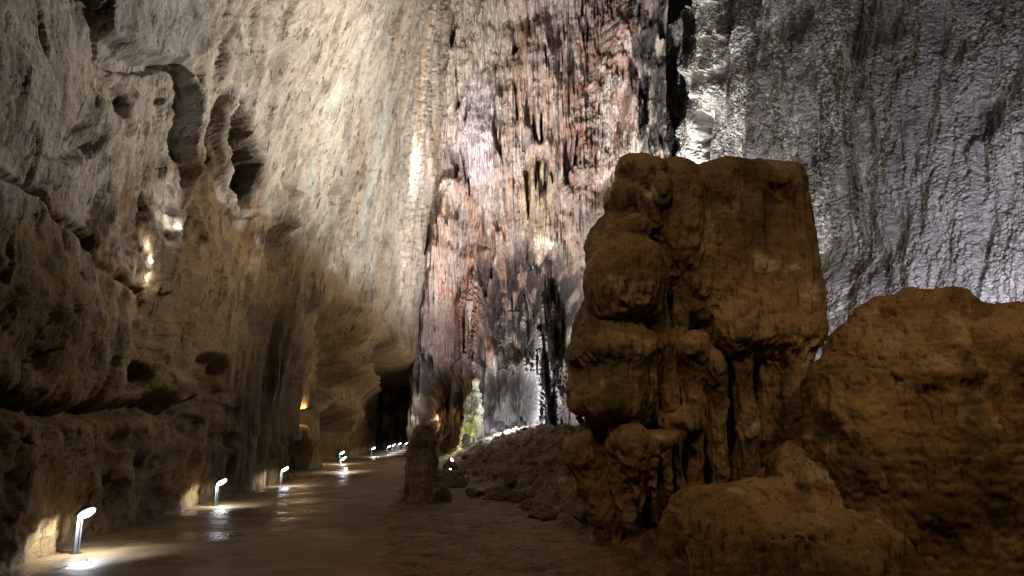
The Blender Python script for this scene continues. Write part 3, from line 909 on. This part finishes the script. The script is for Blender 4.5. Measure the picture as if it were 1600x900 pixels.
def build_formations():
    g = lambda x, y: float(ground_z(np.array([x]), np.array([y]), False)[0])
    b = at(654, 788, 17.8); b[2] = -.12
    o = stone_column('stalagmite_column', b, [(0, .62), (.12, .48), (.35, .38), (.9, .36), (1.3, .35), (1.7, .33), (1.93, .28), (2.07, .17), (2.12, .01)], 600, M_BOUL,
                     (.30, .23, .16), (.12, .085, .05), flute=.07, knob=.09, bend=(.08, 0))
    tag(o, 'dark knobbly stone column standing alone at the path edge', 'stalagmite')
    b = at(692, 780, 18.2); b[2] = g(b[0], b[1]) - .05
    o = stone_column('stalagmite_stub', b, [(0, .2), (.1, .19), (.3, .16), (.4, .10), (.44, .01)], 610, M_BOUL, (.17, .12, .07), (.10, .07, .04), 60, 60, .03, .03)
    tag(o, 'short dark rounded stalagmite stub right of the lone stone column', 'stalagmite')
    b = at(737, 694, 46.0); b[2] -= .3
    o = stone_column('lit_stalagmite', b, [(0, .85), (.4, .62), (1.0, .42), (2.0, .36), (2.4, .50), (3.1, .48), (3.6, .34), (4.0, .24), (4.4, .15), (4.6, .01)], 620, M_BACK,
                     (.46, .45, .34), (.13, .125, .09), flute=.30, knob=.26, bend=(.25, 0), squash=.8)
    tag(o, 'tall fluted stalagmite lit yellow green at its left foot, before the dark tunnel', 'stalagmite')
    spots = ((740, 692, 44.5, .22, .7, (.62, .60, .55), 'small pale round-topped stalagmite at the right foot of the lit fluted one'),
             (728, 694, 44.0, .26, .9, (.14, .12, .10), 'small dark stalagmite in front of the lit fluted one'),
             (745, 678, 45.0, .26, 1.5, (.50, .50, .36), 'slim pointed stalagmite just right of the lit fluted one'),
             (777, 692, 43.5, .28, .9, (.20, .18, .16), 'stubby grey stalagmite on the white-lit scree'))
    for k, (px, py, t, r, h, cc, lab) in enumerate(spots):
        b = at(px, py, t); b[2] -= .25
        o = stone_column('small_stalagmite', b, [(0, r * 1.2), (h * .4, r), (h * .75, r * .8), (h * .94, r * .45), (h, .01)], 640 + k * 9, M_BACK, cc, tuple(v * .6 for v in cc), 60, 60, .03, .05)
        tag(o, lab, 'stalagmite', 'small stalagmites before the far wall')


def stalactite(base, length, r, seed, mat, cc, parent):
    o = stone_column('stalactite', (0, 0, 0), [(0, .008), (length * .06, r * .12), (length * .5, r * .5), (length * .8, r * .8), (length, r * 1.15)], seed, mat, cc, tuple(v * .7 for v in cc), 18, 40, r * .22, r * .25)
    o.location = (base[0], base[1], base[2] - length)
    o.parent = parent
    return o


# ------------------------------------------------------------------ ground and path
def build_ground():
    n, m = 760, 760
    u = np.linspace(-1, 1, n); ys = np.r_[np.linspace(-8, 6, 30, endpoint=False), np.geomspace(6, 78, m - 30)]
    Y = np.repeat(ys[None, :], n, 0)
    X = u[:, None] * (13 + .18 * np.maximum(Y, 0))
    Z = ground_z(X, Y)
    b = X - np.interp(Y, BANK_Y, BANK_X) + .5 * pn2(X * .5, Y * .3, 33)
    c = mix(C3(.23, .145, .068), C3(.165, .10, .045), sm(-.3, .4, fbm(X * .8, Y * .8, 60, 4))[..., None])
    c = mix(c, C3(.10, .072, .042), (sm(.34, .6, pn2(X * 2.1, Y * 2.4, 51)) * .8)[..., None])
    c = mix(c, C3(.08, .058, .034), (sm(.05, .4, fbm(X * 1.2, Y * 1.0, 62, 4)) * sm(-.2, 1, b) * .85)[..., None])
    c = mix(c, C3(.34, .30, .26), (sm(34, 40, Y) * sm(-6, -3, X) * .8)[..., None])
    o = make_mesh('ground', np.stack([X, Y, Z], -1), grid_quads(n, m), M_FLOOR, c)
    o['kind'] = 'structure'
    # wet walkway
    n, m = 300, 760
    ys = np.geomspace(3, 77, m)
    Y = np.repeat(ys[None, :], n, 0)
    x0 = np.interp(Y, WALL_Y, WALL_X) - 2.0; x1 = np.interp(Y, EDGE_Y, EDGE_X) + .35
    X = x0 + np.linspace(0, 1, n)[:, None] * (x1 - x0)
    Z = path_z(Y) + .012 * fbm(X * .6, Y * .45, 65, 3) + .004 * fbm(X * 3, Y * 3, 66, 3)
    wet = np.repeat((1 - sm(.55, .97, np.linspace(0, 1, n)[:, None] + .12 * fbm(X * .5, Y * .35, 67, 3)))[..., None], 3, -1)
    o = make_mesh('path', np.stack([X, Y, Z], -1), grid_quads(n, m), path_mat(), wet)
    o['kind'] = 'structure'


def path_mat():
    m = bpy.data.materials.new('wet_worn_concrete'); m.use_nodes = True
    nt = m.node_tree; N, L = nt.nodes, nt.links; b = N['Principled BSDF']
    tc = N.new('ShaderNodeTexCoord')

    def noise(sc, det, ro, dist=0):
        n = N.new('ShaderNodeTexNoise'); n.inputs['Scale'].default_value = sc; n.inputs['Detail'].default_value = det
        n.inputs['Roughness'].default_value = ro; n.inputs['Distortion'].default_value = dist
        L.new(tc.outputs['Object'], n.inputs['Vector']); return n.outputs['Fac']
    a, w, f = noise(.9, 7, .6, .6), noise(.55, 6, .62, .8), noise(6, 8, .65)
    r = N.new('ShaderNodeValToRGB'); L.new(a, r.inputs[0])
    r.color_ramp.elements[0].position, r.color_ramp.elements[0].color = .35, (.135, .090, .048, 1)
    r.color_ramp.elements[1].position, r.color_ramp.elements[1].color = .68, (.25, .172, .098, 1)
    L.new(r.outputs[0], b.inputs['Base Color'])
    rr = N.new('ShaderNodeMapRange'); L.new(w, rr.inputs['Value'])
    rr.inputs['From Min'].default_value, rr.inputs['From Max'].default_value = .42, .62
    rr.inputs['To Min'].default_value, rr.inputs['To Max'].default_value = .20, .75
    wt = N.new('ShaderNodeAttribute'); wt.attribute_name = 'tint'
    mx = N.new('ShaderNodeMix'); mx.inputs['A'].default_value = .88
    L.new(wt.outputs['Fac'], mx.inputs['Factor']); L.new(rr.outputs[0], mx.inputs['B'])
    L.new(mx.outputs[0], b.inputs['Roughness'])
    bp = N.new('ShaderNodeBump'); bp.inputs['Strength'].default_value = .55; bp.inputs['Distance'].default_value = .03
    ad = N.new('ShaderNodeMath'); ad.operation = 'ADD'; L.new(a, ad.inputs[0]); L.new(f, ad.inputs[1])
    L.new(ad.outputs[0], bp.inputs['Height']); L.new(bp.outputs[0], b.inputs['Normal'])
    b.inputs['Specular IOR Level'].default_value = .45
    return m


# ------------------------------------------------------------------ loose rocks
def rock_mesh(seed, angular=.5):
    r = np.random.RandomState(seed)
    n, m = 40, 26
    T, Ph = np.meshgrid(np.linspace(0, 2 * np.pi, n, endpoint=False), np.linspace(-np.pi / 2, np.pi / 2, m), indexing='ij')
    d = np.stack([np.cos(T) * np.cos(Ph), np.sin(T) * np.cos(Ph), np.sin(Ph)], -1)
    rad = np.full(T.shape, 1.25)
    for k in range(11):                                   # cut by planes
        v = r.normal(size=3); v /= np.linalg.norm(v)
        c = d @ v
        rad = np.minimum(rad, np.where(c > .05, r.uniform(.62, .95) / np.maximum(c, .05), 9))
    rad = rad * (1 + .10 * fbm3(d * 2.2, seed, 3))
    return (d * rad[..., None]).reshape(-1, 3), grid_quads(n, m, wrap=True)


def build_rocks():
    g = lambda x, y: float(ground_z(np.array([x]), np.array([y]), True)[0])

    def put(px, py, t, w, h, seed, lab, group=None, mat=M_ROCK, name='rock', dz=None):
        p = at(px, py, t)
        V, Q = rock_mesh(seed)
        sx, szz = w * t / F / 2, h * t / F / 2
        o = make_mesh(name, V * np.array((sx, sx * .85, szz)), Q, mat)
        z = g(p[0], p[1]) if dz is None else dz
        o.location = (p[0], p[1], z + szz * .55)
        return tag(o, lab, 'rock', group)
    put(741, 776, 19.5, 26, 20, 1, 'dark square-ish rock, left one of three beside the dirt track')
    put(778, 780, 18.7, 42, 22, 2, 'flat-topped dark rock, right one of three beside the dirt track')
    put(764, 766, 20.4, 34, 14, 3, 'dark rock behind the other two of the three beside the dirt track')
    put(657, 788, 17.2, 12, 12, 4, 'small rounded stone at the foot of the lone stone column')
    put(832, 802, 16.0, 30, 18, 5, 'pointed dark rock at the lower edge of the scree bank')
    put(845, 822, 14.6, 46, 22, 6, 'broad low dark rock at the front edge of the scree bank')
    put(880, 757, 18.0, 18, 12, 7, 'pale small rock high on the dark scree bank', mat=M_PALE)
    put(722, 737, 25.0, 26, 17, 8, 'pale tilted stone slab beside the small floodlights', mat=M_PALE, name='stone_slab')
    put(706, 713, 30.0, 22, 26, 9, 'dark upright stone shielding the upper small floodlight')
    put(700, 752, 24.0, 70, 34, 10, 'wide dark rock mass behind the stone column, below the floodlights')
    put(540, 737, 32.6, 12, 13, 12, 'small yellowish stone lit from above beside the lower lamp of the pair', mat=M_PALE, dz=.05)
    rnd = random.Random(11)
    k = 0
    while k < 70:
        t = rnd.uniform(12.5, 40); px = rnd.uniform(715, 930)
        b = at(px, 760, t)
        x, y = b[0], b[1]
        u = x - np.interp(y, BANK_Y, BANK_X)
        if u < .1 or u > 5.5: continue
        w = rnd.uniform(.12, .5) * F / t
        put(px, 760, t, w, w * rnd.uniform(.45, .8), 40 + k % 17, 'dark angular rock lying loose among many on the scree bank', 'loose rocks on the scree bank')
        k += 1


# ------------------------------------------------------------------ path lamps and floodlights
def bx(cx, cy, cz, sx, sy, sz, tilt=0.0):
    V = np.array([(x, y, z) for x in (-.5, .5) for y in (-.5, .5) for z in (-.5, .5)]) * (sx, sy, sz)
    c, s = math.cos(tilt), math.sin(tilt)
    V = np.stack([V[:, 0] * c - V[:, 2] * s, V[:, 1], V[:, 0] * s + V[:, 2] * c], -1) + (cx, cy, cz)
    Q = np.array([(0, 1, 3, 2), (4, 6, 7, 5), (0, 4, 5, 1), (2, 3, 7, 6), (0, 2, 6, 4), (1, 5, 7, 3)])
    return V, Q


def bevel(o, w=.004):
    m = o.modifiers.new('bevel', 'BEVEL'); m.width = w; m.segments = 2
    return o


def disc(rx, ry, hz, tilt, c, bulge):              # oval dish; its lower side bulges by the given amount
    n, prof = 40, [(.001, hz), (.8, hz), (.97, hz * .7), (1.0, 0), (.93, -bulge * .45), (.7, -bulge * .85), (.4, -bulge), (.001, -bulge * 1.02)]
    th = np.linspace(0, 2 * np.pi, n, endpoint=False)
    V = np.array([(rx * r * math.cos(a), ry * r * math.sin(a), z) for a in th for r, z in prof])
    ct, st = math.cos(tilt), math.sin(tilt)
    V = np.stack([V[:, 0] * ct - V[:, 2] * st, V[:, 1], V[:, 0] * st + V[:, 2] * ct], -1) + c
    return V, grid_quads(n, len(prof), wrap=True)


LAMP_H = .54


def make_path_lamp():
    r = empty('path_lamp', (0, 0, 0))
    for y in (-.035, .035):
        bevel(make_mesh('post', *bx(0, y, LAMP_H / 2, .03, .018, LAMP_H), M_STEEL, parent=r, smooth=False))
    bevel(make_mesh('rear_strip', *bx(-.024, 0, LAMP_H / 2 - .02, .008, .052, LAMP_H - .06), M_STEEL, parent=r, smooth=False), .002)
    bevel(make_mesh('base_plate', *bx(0, 0, .006, .12, .13, .012), M_DARK, parent=r, smooth=False))
    bevel(make_mesh('housing', *bx(.075, 0, LAMP_H + .06, .24, .13, .055, R(31)), M_DARK, parent=r, smooth=False), .012)
    make_mesh('head', *disc(.165, .115, .022, R(31), (.16, 0, LAMP_H + .035), .006), M_DARK, parent=r)
    make_mesh('lens', *disc(.148, .10, .004, R(31), (.163, 0, LAMP_H + .022), .032), M_LENS, parent=r)
    d = bpy.data.lights.new('led_light', 'SPOT'); d.energy, d.color, d.shadow_soft_size = 85, (.93, .97, 1.0), .07
    d.spot_size, d.spot_blend = R(172), .3
    l = bpy.data.objects.new('led_light', d); l.location = (.25, 0, LAMP_H - .05); l.rotation_euler = (0, R(14), 0)
    col.objects.link(l); l.parent = r
    return r


def copy_tree(o):
    c = o.copy(); col.objects.link(c)
    for ch in o.children:
        k = ch.copy(); col.objects.link(k); k.parent = c
    return c


def build_lamps():
    spec = [(118, 864, 10.25, -30, 'nearest and largest path lamp, glowing white at the foot of the near rock wall'),
            (336, 793, 17.4, -28, 'second nearest path lamp, with an unlit stretch of wall foot on both sides'),
            (438, 759, 24.6, -26, 'third nearest path lamp, just left of the lit orange niche'),
            (531, 741, 32.0, -24, 'path lamp beside a yellowish lit stone, lower of the pair by the dark hollow'),
            (530, 726, 37.5, -24, 'path lamp at the mouth of the dark hollow, upper and farther of the pair'),
            (580, 715, 49.0, -22, 'path lamp under the hanging rock, alone between the pair and the far cluster'),
            (604.5, 709, 52.5, -20, 'leftmost and tallest lamp of the small cluster at the path end'),
            (612, 709, 56.0, -20, 'second lamp from the left in the small cluster at the path end'),
            (621.5, 709, 60.0, -20, 'third lamp from the left in the small cluster at the path end'),
            (632, 708, 63.0, -20, 'lamp at the path end half hidden by the lone stone column')]
    proto = make_path_lamp()
    for i, (px, py, t, rz, lab) in enumerate(spec):
        o = proto if i == 0 else copy_tree(proto)
        p = at(px, py, t)
        o.location = (p[0], p[1], float(path_z(p[1])) + .008); o.rotation_euler = (0, 0, R(rz))
        tag(o, lab, 'path lamp', 'path lamps along the rock wall')


def make_flood():
    r = empty('floodlight', (0, 0, 0))
    bevel(make_mesh('bracket', *bx(0, 0, .06, .05, .12, .12), M_DARK, parent=r, smooth=False))
    bevel(make_mesh('housing', *bx(.02, 0, .19, .10, .24, .18, R(-25)), M_DARK, parent=r, smooth=False), .01)
    make_mesh('lens', *disc(.09, .08, .004, R(65), (-.04, 0, .215), .03), M_LENS2, parent=r)
    return r


# ------------------------------------------------------------------ assemble
build_rock_wall()
back, (bxs, bzs, BV) = build_back_wall()
build_right_wall()
build_ground()
build_big_boulder()
build_right_boulder()
build_mound()
build_formations()
build_rocks()
build_lamps()


def build_small_lights():
    def before(which, px, py, gap, up=0.0):              # a spot just off the rock face, on the open side
        p = surf(which, px, py)
        d = np.array((0, 0, EYE)) - p
        q = p + d / np.linalg.norm(d) * gap
        return (q[0], q[1], q[2] + up)
    lamp('niche_light', 'POINT', before('rock', 481, 656, .7), 130, (1.0, .66, .30), radius=.05)
    lamp('niche_light', 'POINT', before('rock', 481, 642, .5), 45, (1.0, .64, .28), radius=.05)
    for px, py, w in ((238, 380, 5), (243, 405, 6), (240, 432, 6), (272, 342, 4), (288, 350, 4)):
        lamp('cleft_light', 'POINT', before('rock', px, py, .22), w, (.86, .92, 1.0), radius=.03)
    lamp('green_light', 'POINT', at(712, 686, 44.4), 90, (1.0, 1.0, .40), radius=.08)
    lamp('stalagmite_light', 'SPOT', at(765, 640, 43.0), 80, (.95, 1.0, .85), at(748, 600, 45.5), 60, .5, .05)
    lamp('scree_light', 'SPOT', at(768, 668, 38.5), 8000, (.96, .96, 1.0), at(832, 615, 47), 64, .8, .06)
    lamp('scree_top_fill', 'POINT', at(780, 655, 41.5), 420, (1.0, .97, .93), radius=.06)  # unseen point light added above the scree to whiten its top
    p = surf('back', 843, 362)
    lamp('curtain_light', 'POINT', (p[0], p[1] - .9, p[2] - .8), 120, (1.0, .93, .76), radius=.08)
    lamp('tunnel_light', 'POINT', at(688, 652, 55.0), 40, (1.0, .62, .30), radius=.1)
    lamp('pillar_light', 'POINT', before('back', 640, 655, .5), 40, (1.0, .85, .66), radius=.05)
    rnd = random.Random(21)
    for k in range(64):
        px, py = rnd.uniform(660, 1010), rnd.uniform(20, 560)
        p = surf('back', px, py, 5)
        ln = rnd.uniform(.5, 2.4)
        cc = rnd.choice([(.46, .40, .36), (.50, .36, .28), (.55, .50, .47), (.36, .30, .28)])
        stalactite((p[0], p[1] + .12, p[2] + .3), ln, ln * rnd.uniform(.07, .13), 700 + k % 9, M_BACK, cc, back)
    for k, (px, py, t, rz, lab) in enumerate(((705, 722, 28.5, 150, 'upper of two small floodlights on the dark bank, by the dark upright stone'),
                                              (703, 740, 24.4, 150, 'lower of two small floodlights, beside the pale tilted slab'))):
        f = make_flood()
        f.location = tuple(at(px, py + 3, t)); f.rotation_euler = (0, 0, R(rz)) ; f.scale = (.8, .8, .8)
        tag(f, lab, 'floodlight', 'small floodlights on the bank')


build_small_lights()
